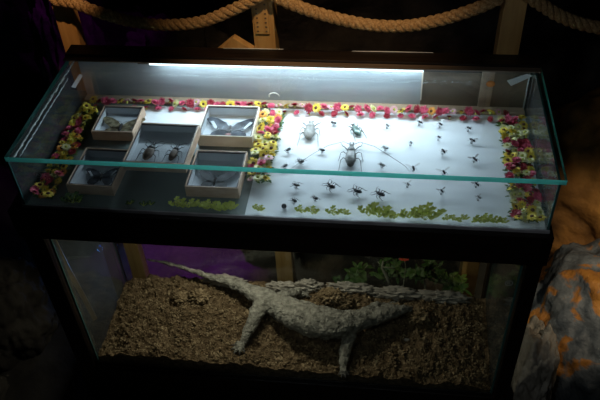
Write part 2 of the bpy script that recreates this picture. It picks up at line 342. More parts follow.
# ------------------------------------------------------------------ soil
def soil_h(x, y):
    back = y / .36
    base_f = -.905 - .045 * max(0, min(1, (x + .5) / 1.15))
    z = base_f * (1 - back) + (-.875 - .020 * max(0, (x - .2) / .5)) * back
    z += .020 * math.exp(-((x + .40) ** 2 / .02 + (y - .22) ** 2 / .008))
    z += .030 * math.exp(-((x - .13) ** 2 / .006 + (y - .30) ** 2 / .003))
    z += .020 * math.exp(-((x - .52) ** 2 / .02 + (y - .20) ** 2 / .01))
    z -= .030 * math.exp(-((x - .08) ** 2 / .03 + (y - .12) ** 2 / .006))
    z -= .020 * math.exp(-((x + .25) ** 2 / .01 + (y - .25) ** 2 / .002))
    z -= .05 * max(0, min(1, (-.60 - x) / .1)) * (.4 + .6 * back)
    z += .018 * noise.fractal(Vector((x * 14, y * 14, 1)), 1, 2, 3)
    z += .012 * noise.turbulence(Vector((x * 38, y * 38, 3)), 4, False) - .004
    return max(z, -.975)
m = MB(); nx, ny = 420, 110; X0, X1, Y0, Y1 = TX0 + .007, TX1 - .007, TY0 + .0075, TY1 - .008
vs = []
for j in range(ny + 1):
    for i in range(nx + 1):
        x = X0 + (X1 - X0) * i / nx; y = Y0 + (Y1 - Y0) * j / ny
        vs.append((x, y, soil_h(x, y)))
m.add(vs, [(j * (nx + 1) + i, j * (nx + 1) + i + 1, (j + 1) * (nx + 1) + i + 1, (j + 1) * (nx + 1) + i) for j in range(ny) for i in range(nx)])
# skirt against the glass
b0 = len(m.v); ring = [j * (nx + 1) for j in range(ny, -1, -1)] + list(range(1, nx + 1)) + [j * (nx + 1) + nx for j in range(1, ny + 1)] + [ny * (nx + 1) + i for i in range(nx - 1, 0, -1)]
m.v += [Vector((m.v[i].x, m.v[i].y, -.979)) for i in ring]
for k in range(len(ring)):
    k2 = (k + 1) % len(ring); m.f.append((ring[k], b0 + k, b0 + k2, ring[k2])); m.m.append(0)
rr = random.Random(11)
for k in range(5200):
    x = rr.uniform(X0 + .01, X1 - .01); y = rr.uniform(Y0 + .008, Y1 - .01); s = rr.uniform(.0022, .0065) * (1.5 if rr.random() < .08 else 1)
    c = Vector((x, y, soil_h(x, y) + s * .35)); q = Quaternion((rr.uniform(-1, 1), rr.uniform(-1, 1), rr.uniform(-1, 1)), rr.uniform(0, 6)).normalized()
    vs = [c + q @ Vector(v) for v in ((s * 1.3, 0, 0), (-s * 1.2, 0, 0), (0, s, 0), (0, -s * .9, 0), (0, 0, s * .7), (0, 0, -s * .8))]
    m.add(vs, [(0, 2, 4), (2, 1, 4), (1, 3, 4), (3, 0, 4), (2, 0, 5), (1, 2, 5), (3, 1, 5), (0, 3, 5)], 1)
so = m.build('soil', [MT['soil'], MT['crumb']]); tag(so, 'crumbly brown peat soil covering the floor of the lizard tank', 'soil', kind='stuff')

# pale stones along the back of the tank
stones = [(-.06, .335, .06, 'pale rounded stone at the tank back beside the middle post'), (.19, .342, .085, 'flat pale stone slab at the tank back left of the twig'),
          (.355, .34, .085, 'flat pale stone slab at the tank back right of the twig'), (.53, .34, .085, 'flat pale stone slab at the tank back next to the right post'),
          (.03, .345, .05, 'small pale stone between the rounded stone and the slabs'), (-.30, .345, .07, 'low pale stone behind the lizard tail')]
for i, (x, y, r, lb) in enumerate(stones):
    o = lump('stone', (x, y, soil_h(x, y) + .012), (r, .020, .026), MT['palestone'], .42, 3.2, i + 2, 5, ridged=True); tag(o, lb, 'stone')
o = lump('stone', (.40, .165, soil_h(.40, .165) + .004), (.014, .006, .006), MT['palestone'], .2, 2, 12, 3); tag(o, 'tiny pale pebble by the lizard snout', 'stone')
for i, (x, y, s) in enumerate(((.12, .285, .030), (.16, .275, .024), (.36, .27, .022), (-.38, .26, .028), (-.45, .25, .022), (.44, .24, .028))):
    o = lump('soil_clod', (x, y, soil_h(x, y) + s * .3), (s * 1.3, s, s * .8), MT['crumb'], .5, 4, 20 + i, 5, ridged=True)
    tag(o, ['brown clod heaped behind the lizard shoulders', 'brown clod behind the lizard neck', 'brown clod above the lizard head', 'brown clod under the middle of the lizard tail',
            'small brown clod left of the lizard tail clod', 'brown clod right of the lizard snout'][i], 'clod')

# ------------------------------------------------------------------ lizard
def lizard():
    P = [(146, 259.5, -.800, .0045), (165, 263, -.81, .0055), (185, 268, -.822, .007), (205, 275, -.828, .011), (225, 281, -.832, .016), (243, 288, -.834, .024),
         (258, 295, -.834, .034), (275, 304, -.832, .045), (297, 315, -.828, .056), (320, 322, -.828, .060), (340, 323.5, -.830, .052), (356, 321, -.834, .040), (370, 317.5, -.838, .033),
         (382, 314.5, -.840, .031), (392, 312, -.842, .027), (402, 310, -.846, .019), (411, 308.5, -.850, .010)]
    pts = [at(a, b, z) for a, b, z, r in P]; rad = [r for *_, r in P]
    # smooth resample
    def cr(p0, p1, p2, p3, t): return .5 * ((2 * p1) + (p2 - p0) * t + (2 * p0 - 5 * p1 + 4 * p2 - p3) * t * t + (3 * p1 - p0 - 3 * p2 + p3) * t ** 3)
    sp = []; sr = []
    for i in range(len(pts) - 1):
        a, b, c, d = pts[max(i - 1, 0)], pts[i], pts[i + 1], pts[min(i + 2, len(pts) - 1)]
        ra, rb, rc, rd = rad[max(i - 1, 0)], rad[i], rad[i + 1], rad[min(i + 2, len(pts) - 1)]
        for k in range(6): sp.append(cr(a, b, c, d, k / 6)); r = cr(ra, rb, rc, rd, k / 6); sr.append((r * 1.04, r * .90))
    sp.append(pts[-1]); sr.append((rad[-1], rad[-1] * .7))
    m = MB(); m.tube(sp, sr, 18, up=(0, 0, 1))
    m.ball(pts[-1], (.011, .010, .007), 10, 6)
    # jaw bulges and brow
    for px, py in ((384, 318), (384, 308)): m.ball(at(px, py, -.845), (.020, .012, .016), 10, 6)
    feet = []
    def leg(path, toe_dir, nt=5, L=.034):
        pp = [at(a, b, z) for a, b, z, r in path]; m.tube(pp, [r for *_, r in path], 12)
        for (q, (a, b, z, r)) in zip(pp, path): m.ball(q, r * .98, 10, 8)
        f = pp[-1]; d0 = Vector(toe_dir).normalized()
        for k in range(nt):
            an = (k - (nt - 1) / 2) * .42; d = Matrix.Rotation(an, 3, 'Z') @ d0; l = L * (1, 1.15, 1.25, 1.1, .8)[k]
            e = f + d * l; k1 = f + d * l * .55 + Vector((0, 0, .007)); e.z = f.z - .008
            m.tube([f, k1, e], [.0075, .0062, .0045], 7); m.ball(e, .005, 7, 5); feet.append((e, d))
    leg([(262, 303, -.842, .034), (255, 317, -.850, .027), (249, 330, -.868, .021), (243, 343, -.888, .015)], (-.5, -.8, 0))
    leg([(350, 334, -.858, .026), (345, 349, -.880, .021), (343.5, 362, -.903, .017), (343, 368, -.915, .014)], (.3, -.9, 0), L=.022)
    leg([(285, 297, -.845, .028), (296, 293, -.868, .020), (300, 296, -.882, .013)], (.5, .8, 0))
    leg([(365, 313, -.85, .024), (378, 306, -.872, .017), (389, 307, -.885, .012)], (.8, .5, 0))
    o = m.build('tmp', MT['lizard'])
    rm = o.modifiers.new('r', 'REMESH'); rm.mode = 'VOXEL'; rm.voxel_size = .0028
    sm = o.modifiers.new('s', 'SMOOTH'); sm.factor = .5; sm.iterations = 6
    dg = bpy.context.evaluated_depsgraph_get(); me = bpy.data.meshes.new_from_object(o.evaluated_get(dg))
    bpy.data.objects.remove(o); me.name = 'monitor_lizard'
    for v in me.vertices:
        n = v.normal; p = v.co
        d = .0017 * (noise.cell(p * 170) - .5) + .0055 * noise.fractal(p * 30, 1, 2, 5)
        # skin folds round the neck
        v.co = p + n * d
    me.materials.clear(); me.materials.append(MT['lizard']); me.polygons.foreach_set('use_smooth', [True] * len(me.polygons))
    ob = bpy.data.objects.new('monitor_lizard', me); COL.objects.link(ob)
    tag(ob, 'large grey monitor lizard standing on brown soil with its tail stretched to the left', 'lizard')
    # eyes, mouth, claws
    mm = MB(); mm.ball(at(391, 315.5, -.838), .0048, 10, 8); mm.build('eye', MT['eye'], ob, True)
    mm = MB(); mm.ball(at(391, 306.5, -.832), .0048, 10, 8); mm.build('eye', MT['eye'], ob, True)
    for e, d in feet:
        c = MB(); c.tube([e, e + d * .006 + Vector((0, 0, .002)), e + d * .012 - Vector((0, 0, .003))], [.0032, .0022, .0006], 6); c.build('claw', MT['claw'], ob, True)
lizard()

# ------------------------------------------------------------------ wooden posts and rope behind
def post(x, y, wd, z1, label, rz=0, slots=False, cap=True):
    r = empty('wooden_post', (x, y, FL), rz, label, 'post')
    h = wd / 2; H1 = z1 - FL
    MB().box(-h, h, -h, h, 0, H1).build('shaft', MT['pine'], r, bevel=.003)
    if slots:
        MB().box(-h * .82, h * .55, -h - .006, -h - .0003, H1 - .215, H1 - .085).build('ruled_plate', MT['pine'], r, bevel=.002)
        for k in range(7):
            for sx in (-.5, .28):
                m = MB(); z = H1 - .205 + k * .016; m.box(h * sx - .003, h * sx + .003, -h - .0075, -h - .0062, z, z + .004); m.build('slot', MT['lining'], r)
        MB().box(-h * .82, h * .55, -h - .005, -h - .0003, H1 - .082, H1 - .076).build('dark_groove', MT['lining'], r)
    return r
post(-.808, .70, .062, .42, 'wooden post behind the left end of the case, holding the rope', rz=.12)
post(-.122, .70, .072, .24, 'pale wooden post behind the middle of the case with two rows of slots', slots=True)
post(.672, .70, .070, .42, 'plain wooden post behind the right end of the case')
m = MB(); m.tube([at(101, 330, y=.46), at(83, 296, y=.46), at(67, 267, y=.46), at(47, 226, y=.46)], [(.018, .011)] * 4, 4)
o = m.build('leaning_plank', MT['pine']); tag(o, 'leaning narrow wooden plank seen through the left end of the lizard tank', 'plank')
a, b, c = at(214, 54, y=.66), at(233, 38, y=.66), at(259, 54, y=.66)
m = MB(); vs = [Vector((p.x, p.y + d, p.z)) for d in (0, .03) for p in (a, b, c)]; vs2 = [Vector((a.x, a.y, -.45)), Vector((c.x, c.y, -.45)), Vector((a.x, a.y + .03, -.45)), Vector((c.x, c.y + .03, -.45))]
m.add(vs + vs2, [(0, 2, 1), (3, 4, 5), (0, 1, 4, 3), (1, 2, 5, 4), (0, 6, 7, 2), (3, 5, 9, 8), (0, 3, 8, 6), (2, 7, 9, 5), (6, 8, 9, 7)])
o = m.build('pointed_board', MT['pine'], bevel=.002); tag(o, 'wooden board with a pointed top beside the middle post behind the case', 'board')

def rope(px, label, y=.640, r=.0105):
    P = [at(a, b, y=y) for a, b in px]; pts = []
    for i in range(len(P) - 1):
        p0, p1, p2, p3 = P[max(i - 1, 0)], P[i], P[i + 1], P[min(i + 2, len(P) - 1)]
        for k in range(24):
            t = k / 24; pts.append(.5 * ((2 * p1) + (p2 - p0) * t + (2 * p0 - 5 * p1 + 4 * p2 - p3) * t * t + (3 * p1 - p0 - 3 * p2 + p3) * t ** 3))
    pts.append(P[-1]); m = MB(); ln = [0]
    for i in range(1, len(pts)): ln.append(ln[-1] + (pts[i] - pts[i - 1]).length)
    for s in range(3):
        q = []
        for i, p in enumerate(pts):
            t = (pts[min(i + 1, len(pts) - 1)] - pts[max(i - 1, 0)]).normalized(); a = Vector((0, 1, 0)); bb = t.cross(a).normalized(); ph = ln[i] / .075 * 2 * PI + s * 2 * PI / 3
            q.append(p + (a * math.cos(ph) + bb * math.sin(ph)) * r * .98)
        m.tube(q, r, 10)
    o = m.build('rope', MT['rope'], smooth=True); tag(o, label, 'rope', 'ropes between the posts')
rope([(52, 0), (74, 3), (95, 11), (130, 21), (165, 25), (200, 22), (230, 11), (250, 1), (262, -6)], 'twisted rope sagging between the left post and the middle post')
rope([(266, -8), (280, -1), (305, 9), (335, 18), (370, 25), (405, 26), (440, 20), (475, 9), (500, -2)], 'twisted rope sagging between the middle post and the right post')
rope([(522, -8), (540, 4), (560, 16), (585, 25), (625, 32)], 'dim twisted rope hanging to the right of the right post')

# ------------------------------------------------------------------ rocks around
def rock(name, c, r, mat, label, amp=.18, freq=2.2, seed=0, cat='rock'):
    o = lump(name, c, r, MT[mat], amp, freq, seed, 6, ridged=True); tag(o, label, cat); return o
rock('boulder', (1.45, .98, -.86), (.62, .42, .48), 'orange', 'huge orange painted boulder right of the case', .13, 1.6, 3)
rock('boulder', (1.17, .32, -1.05), (.34, .36, .40), 'painted', 'blue-grey boulder with orange paint patches at the lower right', .16, 1.8, 5)
rock('rock', (.850, .14, -1.04), (.085, .15, .26), 'palestone', 'pale beige rock squeezed beside the right leg of the case', .2, 1.8, 9)
rock('rock', (-1.30, .35, -1.20), (.20, .20, .30), 'darkrock', 'dark rock on the floor beside the left leg of the case', .2, 2, 13)
rock('rock', (-1.40, -.1, -1.26), (.22, .25, .12), 'darkrock', 'low dark rock on the floor at the left edge', .2, 2, 14)
rock('rock', (-.95, -.15, -1.29), (.16, .12, .06), 'darkrock', 'flat dark rock in front of the left leg of the case', .2, 2, 15)
rock('boulder', (-.26, 1.02, -1.10), (.17, .16, .20), 'darkrock', 'dark boulder behind the tank between purple ground and middle post', .2, 2, 16)
rock('boulder', (-1.12, 1.25, -.60), (.13, .18, .75), 'purplerock', 'tall purple-lit rock behind the left post', .3, 2.4, 17)
rock('boulder', (-.70, 1.45, -.62), (.28, .16, .22), 'purplerock', 'sloping purple-lit rock behind the sagging rope', .25, 2.4, 18)
rock('rock', (.42, 1.08, -1.25), (.24, .12, .16), 'darkrock', 'dark mossy rock behind the tank under the plants', .2, 2, 19)

# ------------------------------------------------------------------ plants behind tank
def blade(m, p, d, L, wd, up=Vector((0, 0, 1)), droop=.3, mi=0):
    d = d.normalized(); s = d.cross(up).normalized(); vs = []
    for i in range(5):
        t = i / 4; c = p + d * L * t - up * droop * L * t * t; q = wd * math.sin(PI * (.12 + .88 * t)) * .5 if i < 4 else 0.0005
        vs += [c - s * q, c + s * q, c + up * wd * .06 * (1 - t)]
    fs = []
    for i in range(4): a = i * 3; fs += [(a, a + 2, a + 5, a + 3), (a + 2, a + 1, a + 4, a + 5)]
    m.add(vs, fs, mi)
def bush(x, y, z, r, n, label, seed):
    rr = random.Random(seed); root = empty('leafy_plant', (x, y, FL), 0, label, 'plant'); m = MB(); st = MB(); zc = Vector((0, 0, z - FL)); st.tube([(0, 0, 0), (.01, 0, zc.z * .5), zc], [.005, .004, .003], 6)
    for k in range(9):
        d = Vector((rr.uniform(-1, 1), rr.uniform(-.7, .7), rr.uniform(.6, 1.5))).normalized(); tip = d * r * rr.uniform(.7, 1.1); st.tube([zc, zc + tip * .5, zc + tip], [.003, .002, .001], 5)
        for j in range(n):
            p = zc + tip * rr.uniform(.3, 1); blade(m, p, Vector((rr.uniform(-1, 1), rr.uniform(-1, 1), rr.uniform(-.2, .8))), rr.uniform(.03, .05), rr.uniform(.012, .02))
    m.build('leaves', MT['darkleaf'], root); st.build('stems', MT['twig'], root)
for i, (px, py, lb) in enumerate(((352, 268, 'dark green leafy plant behind the tank left of the twig'), (390, 262, 'dark green leafy plant behind the twig and the red flower'), (425, 262, 'lighter leafy plant behind the tank right of the red flower'), (450, 275, 'dark leafy plant behind the tank next to the right post'))):
    p = at(px, py + 16, y=.56 + .05 * (i % 2)); bush(p.x, p.y, p.z, .11, 12, lb, 30 + i)
p = at(404, 259, y=.52); r0 = empty('red_flower', p, 0, 'red flower hanging above the green plants behind the tank', 'flower')
m = MB()
for k in range(9): blade(m, Vector((0, 0, 0)), Vector((math.cos(k * .7), math.sin(k * .7) * .6, .4)), .022, .012)
m.build('petals', MT['redpetal'], r0); m = MB(); m.tube([(0, 0, 0), (.01, .01, -.06), (.0, .02, FL - p.z + .01)], .002, 5); m.build('stem', MT['twig'], r0); MB().ball((0, 0, .004), .005).build('centre', MT['orange_p'], r0)
m = MB(); base = at(391, 285, y=.42)
m.tube([at(391, 287, y=.40), at(386, 275, y=.41), at(382, 268, y=.42), at(383, 261, y=.43)], [.007, .006, .005, .003], 7)
m.tube([at(383, 267, y=.42), at(392, 268, y=.43), at(400, 273, y=.43)], [.003, .002, .001], 6); m.tube([at(382, 264, y=.425), at(388, 262, y=.44), at(393, 265, y=.44)], [.003, .002, .001], 6)
base = m.v[0]; m.tube([base, (base.x + .01, .40, FL)], [.005, .007], 7)
o = m.build('twig', MT['twig'], smooth=True); tag(o, 'pale bare forked twig standing behind the tank', 'twig')
p = at(107, 246, y=.80); m = MB(); m.tube([p + Vector((-.04, 0, 0)), p, p + Vector((.05, .01, .0))], [.004, .012, .004], 8); m.tube([p, (p.x, p.y, FL)], .004, 6)
o = m.build('ground_light', MT['blue'], smooth=True); tag(o, 'small blue fitting on the ground behind the left end of the tank', 'light fitting')
light('blue_glow', 'POINT', (p.x + .0, p.y - .05, p.z + .03), (0, 0, 0), .5, (.1, .35, 1), shadow_soft_size=.01)

# ------------------------------------------------------------------ framed specimen boxes
def spec_box(name, q, top, label, wood='tan'):
    """q: four world corners of the top (back-left, back-right, front-right, front-left)"""
    cx = sum(p[0] for p in q) / 4; cy = sum(p[1] for p in q) / 4
    hw = ((q[1][0] - q[0][0]) + (q[2][0] - q[3][0])) / 4; hd = ((q[0][1] - q[3][1]) + (q[1][1] - q[2][1])) / 4
    rz = math.atan2(q[1][1] - q[0][1], q[1][0] - q[0][0]) * .5 + math.atan2(q[2][1] - q[3][1], q[2][0] - q[3][0]) * .5
    z0 = top[0]; h = top[1]
    r = empty('specimen_box', (cx, cy, z0), rz, label, 'specimen box', 'framed insect boxes'); t = .0042
    m = MB(); m.box(-hw, hw, -hd, -hd + t, 0, h); m.box(-hw, hw, hd - t, hd, 0, h); m.box(-hw, -hw + t, -hd + t, hd - t, 0, h); m.box(hw - t, hw, -hd + t, hd - t, 0, h)
    m.build('frame', MT[wood], r, bevel=.0012)
    m = MB(); g = .0028; a, b = hw - t, hd - t
    m.box(-a, a, -b, -b + g, h - .006, h - .0012); m.box(-a, a, b - g, b, h - .006, h - .0012); m.box(-a, -a + g, -b + g, b - g, h - .006, h - .0012); m.box(a - g, a, -b + g, b - g, h - .006, h - .0012)
    m.build('inner_border', MT['lining'], r)
    m = MB(); m.box(-a, a, -b, b, .001, .004); e = .0015
    m.box(-a, a, -b, -b + e, .004, h - .006); m.box(-a, a, b - e, b, .004, h - .006); m.box(-a, -a + e, -b + e, b - e, .004, h - .006); m.box(a - e, a, -b + e, b - e, .004, h - .006)
    m.build('paper_lining', MT['white'], r)
    MB().box(-a + g, a - g, -b + g, b - g, h - .0050, h - .0030).build('glass_cover', MT['smallglass'], r)
    return r, hw, hd
def quad(pts, z): return [at(a, b, z) for a, b in pts]
boxes = {}
Bz = -H
for key, pts, z0, h, lb, *wd in (
    ('B1', ((104, 105), (144, 106), (132.5, 132.5), (91, 131)), Bz, .036, 'small framed box at the back left holding a brown moth'),
    ('B4', ((84, 147.5), (128, 149), (114, 187.5), (67.5, 184)), Bz, .036, 'small framed box at the front left holding a dark moth'),
    ('B3', ((206, 105), (260, 106), (252, 137.5), (197.5, 135)), Bz, .042, 'framed box nearest the middle flowers at the back, holding a large dark butterfly', 'cream'),
    ('B5', ((195, 150), (246, 151), (240, 189), (186, 186)), Bz, .040, 'framed box at the front beside the middle flowers, holding a faint grey moth'),
    ('B2', ((140, 122.5), (197.5, 124), (187.5, 165), (122.5, 161)), Bz + .038, .034, 'largest framed box in the centre of the five, holding two long-legged beetles')):
    boxes[key] = (*spec_box(key, quad(pts, z0 + h), (z0, h), lb, *wd), z0, h)
boxes['B2'][0].location.x += .000

# moths
def moth(center, s, rz, wings, bands, label, zup=.006):
    r = empty('moth', center, rz, label, 'moth')
    def wing_poly(sx, fore):
        if fore: P = [(0, .06), (.18, .26), (.50, .42), (.78, .46), (.86, .36), (.70, .16), (.42, -.02), (.10, -.04)]
        else: P = [(.02, .0), (.35, .0), (.56, -.12), (.60, -.30), (.46, -.44), (.26, -.42), (.10, -.24)]
        return [(sx * a * s, b * s * 1.35) for a, b in P]
    for sx in (-1, 1):
        for fore in (True, False):
            P = wing_poly(sx, fore); m = MB(); z = .003 if fore else .001; k = len(P)
            top = [(a, b, z + .03 * abs(a) + .0006) for a, b in P]; bot = [(a, b, z + .03 * abs(a)) for a, b in P]
            f = [tuple(range(k)), tuple(range(2 * k - 1, k - 1, -1))] + [(i, i + k, (i + 1) % k + k, (i + 1) % k) for i in range(k)]
            m.add(top + bot, f); m.build('forewing' if fore else 'hindwing', wings, r)
            if bands and fore:
                c = Vector((sx * .55 * s, .20 * s, z + .03 * .55 * s + .0016)); m = MB(); d = Vector((sx * .10, .17, .012)) * s; e = Vector((sx * .05, -.02, .006)) * s
                m.add([c - d - e, c - d + e, c + d + e, c + d - e], [(0, 1, 2, 3)]); m.build('wing_band', MT['mothwhite'], r)
    m = MB(); m.tube([(0, -.34 * s, .003), (0, -.18 * s, .005), (0, .02 * s, .006), (0, .14 * s, .005), (0, .20 * s, .004)], [.02 * s, .05 * s, .065 * s, .05 * s, .02 * s], 10)
    m.build('body', MT['mothbody'], r, True)
    for sx in (-1, 1):
        m = MB(); m.tube([(0, .18 * s, .005), (sx * .10 * s, .30 * s, .006), (sx * .22 * s, .38 * s, .006)], .0006, 5); m.build('antenna', MT['antenna'], r)
    if bands == 2: m = MB(); m.ball((0, -.30 * s, .006), (.10 * s, .08 * s, .003)); m.build('tail_spot', MT['mothred'], r, True)
    return r
def inbox(k, fx, fy, dz=.006):
    r, hw, hd, z0, h = boxes[k]; v = Matrix.Rotation(r.rotation_euler.z, 3, 'Z') @ Vector((fx * hw, fy * hd, 0)); return Vector((r.location.x + v.x, r.location.y + v.y, z0 + dz))
moth(inbox('B1', .12, -.20, .008), .085, .0, MT['mothbrown'], 0, 'brown mottled moth with spread wings in the back left box')
moth(inbox('B3', .02, -.12, .010), .100, .0, MT['mothblack'], 2, 'large black butterfly with white wing bands in the back box by the flowers')
moth(inbox('B4', .12, -.18, .007), .064, .1, MT['mothblack'], 1, 'dark moth with a white mark in the front left box')
moth(inbox('B5', -.05, -.25, .008), .066, .0, MT['mothgrey'], 0, 'faint grey moth in the front box by the middle flowers')

# beetles
def beetle(loc, L, rz, label, shell='blackshell', legs=1.0, ant=.6, antmat='leg', wd=.36, cat='beetle', name='beetle', group=None, pin=0.0, legr=.018, horn=False):
    r = empty(name, loc, rz, label, cat, group); z = .10 * L + pin
    m = MB(); m.tube([(0, -.50 * L, z), (0, -.44 * L, z), (0, -.25 * L, z), (0, .0, z), (0, .10 * L, z)], [(.02 * L, .02 * L), (wd * .28 * L, .06 * L), (wd * .5 * L, .10 * L), (wd * .5 * L, .11 * L), (wd * .40 * L, .08 * L)], 14)
    m.build('abdomen', MT[shell], r, True)
    m = MB(); m.tube([(0, .09 * L, z), (0, .14 * L, z), (0, .24 * L, z), (0, .30 * L, z)], [(wd * .34 * L, .07 * L), (wd * .42 * L, .09 * L), (wd * .36 * L, .085 * L), (wd * .22 * L, .05 * L)], 12)
    m.build('thorax', MT[shell if shell != 'brownshell' else 'leg'], r, True)
    m = MB(); m.ball((0, .36 * L, z), (wd * .22 * L, .08 * L, .055 * L)); m.tube([(-.04 * L, .42 * L, z), (-.05 * L, .50 * L, z), (-.01 * L, .53 * L, z)], [.02 * L, .014 * L, .004 * L], 6); m.tube([(.04 * L, .42 * L, z), (.05 * L, .50 * L, z), (.01 * L, .53 * L, z)], [.02 * L, .014 * L, .004 * L], 6)
    m.build('head', MT[shell if shell == 'greyshell' or shell == 'paleshell' else 'leg'], r, True)
    if legs:
        for sx in (-1, 1):
            for (y0, y1, y2, y3, o1) in ((.20, .34, .50, .60, .30), (.02, .06, -.06, -.18, .36), (-.16, -.26, -.52, -.72, .34)):
                m = MB(); k = legs * L; m.tube([(sx * wd * .35 * L, y0 * L, z * .8), (sx * (wd * .4 + .16 * legs) * L, (y0 * .5 + y1 * .5) * L, z + .05 * L), (sx * (wd * .4 + o1 * legs * .8) * L, y1 * L, z), (sx * (wd * .4 + o1 * legs * .95) * L, y2 * L, max(.004, pin)), (sx * (wd * .4 + o1 * legs * 1.1) * L, y3 * L, pin + .001)], [legr * L * 1.3, legr * L * 1.4, legr * L, legr * L * .8, legr * L * .5], 6)
                m.build('leg', MT[antmat], r, True)
    if ant:
        for sx in (-1, 1):
            m = MB()
            if ant > 1.2: pp = [(sx * .05 * L, .42 * L, z), (sx * .22 * L, .50 * L, z + .03 * L), (sx * .62 * L, .36 * L, z), (sx * 1.0 * L, .0, z), (sx * (1.35 if sx < 0 else 1.42) * L, (-.42 if sx < 0 else -.42) * L, z), (sx * 1.55 * L, -.62 * L, z * .6)]
            else: pp = [(sx * .05 * L, .42 * L, z), (sx * .22 * L * ant * 2, (.42 + .25 * ant) * L, z + .03 * L), (sx * .42 * L * ant * 2, (.42 + .2 * ant) * L, z)]
            m.tube(pp, [legr * L * .9] + [legr * L * .7] * (len(pp) - 2) + [legr * L * .3], 6); m.build('antenna', MT[antmat], r, True)
    if pin:
        m = MB(); m.tube([(0, .02 * L, .0005), (0, .02 * L, z + .14 * L)], .0006, 5); m.build('pin', MT['pin'], r)
        m = MB(); m.tube([(0, .02 * L, .0), (0, .02 * L, .0016)], .0036, 10); m.build('pin_base', MT['base'], r)
    return r
BZ = -H + .001
beetle(at(310, 131, -H + .006), .100, .0, 'large pale grey beetle with spread legs at the back of the white board', 'paleshell', .5, .4, 'antenna', .36, legr=.011).location.z = BZ
beetle(at(356, 130, -H + .006), .066, .42, 'shiny blue-green beetle beside the back flower row', 'greenshell', .4, .3, 'antenna', .36, legr=.018).location.z = BZ
beetle(at(351, 156, -H + .006), .115, .02, 'biggest longhorn beetle with very long curved antennae at the middle of the white board', 'greyshell', .55, 2, 'leg', .28, legr=.009).location.z = BZ
# two beetles in the centre box
for px, lb in ((-.38, 'long-legged brown beetle at the left in the centre box'), (.42, 'slimmer brown beetle at the right in the centre box')):
    p = inbox('B2', px, -.20, .006); beetle(p, .085 if px < 0 else .078, -.1, lb, 'brownshell', .6, .6, 'leg', .38 if px < 0 else .29, legr=.011)
small = [(288, 149, 2.4, 'tiny dark beetle nearest the top of the middle flowers'), (285, 165, 2.6, 'tiny slim beetle just behind the lid edge beside the middle flowers'), (300.5, 160, 1.2, 'small round blue-black beetle left of the longhorn beetle'),
         (322, 149, 1.1, 'small dark beetle between the pale grey beetle and the longhorn'), (333.5, 122, 1.1, 'small dark beetle between the pale grey beetle and the shiny blue-green one'), (385.5, 147, 1.0, 'small dark beetle right of the longhorn beetle head'),
         (382, 164, .8, 'small dark beetle at the tip of the longhorn right antenna'), (296, 184, 1.25, 'small black beetle in front of the lid edge near the middle flowers'), (294, 199.5, .8, 'small slim black beetle closest to the dark ball'),
         (315, 197, .85, 'small black beetle close to the front leaves below the longhorn'), (331, 185, .8, 'larger black beetle in front of the lid edge, leftmost of three in a row'), (357, 190, 1.0, 'black beetle with legs spread, middle of three in a row at the front'), (380, 193, 1.0, 'black beetle with legs spread, rightmost of three in a row at the front')]
for i, (px, py, rz, lb) in enumerate(small):
    big = i >= 10; L = .034 if big else (.022 if i not in (7, 2) else .025)
    p = at(px, py, -H + .014); p.z = -H
    beetle(p, L, rz, lb, 'blackshell', 1.0 if big or i in (7, 8) else .35, .8 if big else .4, 'leg', .46 if i != 2 else .75, cat='beetle', group='small beetles pinned on the white board', pin=.009, legr=.028)
# winged insects
def fly(px, py, L, rz, wings, label, spread=.9, wm='wing', shell='blackshell'):
    p = at(px, py, -H + .014); p.z = -H; L *= 1.2
    r = empty('winged_insect', p, rz, label, 'insect', 'winged insects pinned in columns on the white board'); z = .013
    m = MB(); m.tube([(0, -.5 * L, z), (0, -.25 * L, z + .002), (0, .02 * L, z), (0, .12 * L, z + .001), (0, .32 * L, z), (0, .38 * L, z), (0, .5 * L, z)], [.03 * L, .16 * L, .10 * L, .17 * L, .13 * L, .12 * L, .05 * L], 9); m.build('body', MT[shell], r, True)
    for sx in (-1, 1):
        m = MB(); q = wings * L; pts = []
        for k in range(10):
            a = k / 10 * 2 * PI; u = .5 + .5 * math.cos(a); v = .22 * math.sin(a) * (.5 + .5 * u); pts.append((u * q, v * q))
        ca, sa = math.cos(.5 if spread > .5 else -.9), math.sin(.5 if spread > .5 else -.9)
        vs = [(sx * (.06 * L + x * ca - y * sa), .15 * L + x * sa + y * ca, z + .002 + .15 * x) for x, y in pts]; m.add(vs, [tuple(range(10))]); m.build('wing', MT[wm], r)
        for y0, y1 in ((.2, .5), (.1, .0), (.0, -.4)):
            m = MB(); m.tube([(sx * .1 * L, y0 * L, z), (sx * .32 * L, (y0 + y1) / 2 * L, z), (sx * .42 * L, y1 * L, z - .004)], .0004, 4); m.build('leg', MT['leg'], r)
    m = MB(); m.tube([(0, .15 * L, 0), (0, .15 * L, z + .006)], .0005, 5); m.build('pin', MT['pin'], r)
    m = MB(); m.tube([(0, .15 * L, 0), (0, .15 * L, .0016)], .0036, 10); m.build('pin_base', MT['base'], r)
C1, C2, C3 = 'left column of winged insects', 'middle column of winged insects', 'right column of winged insects'
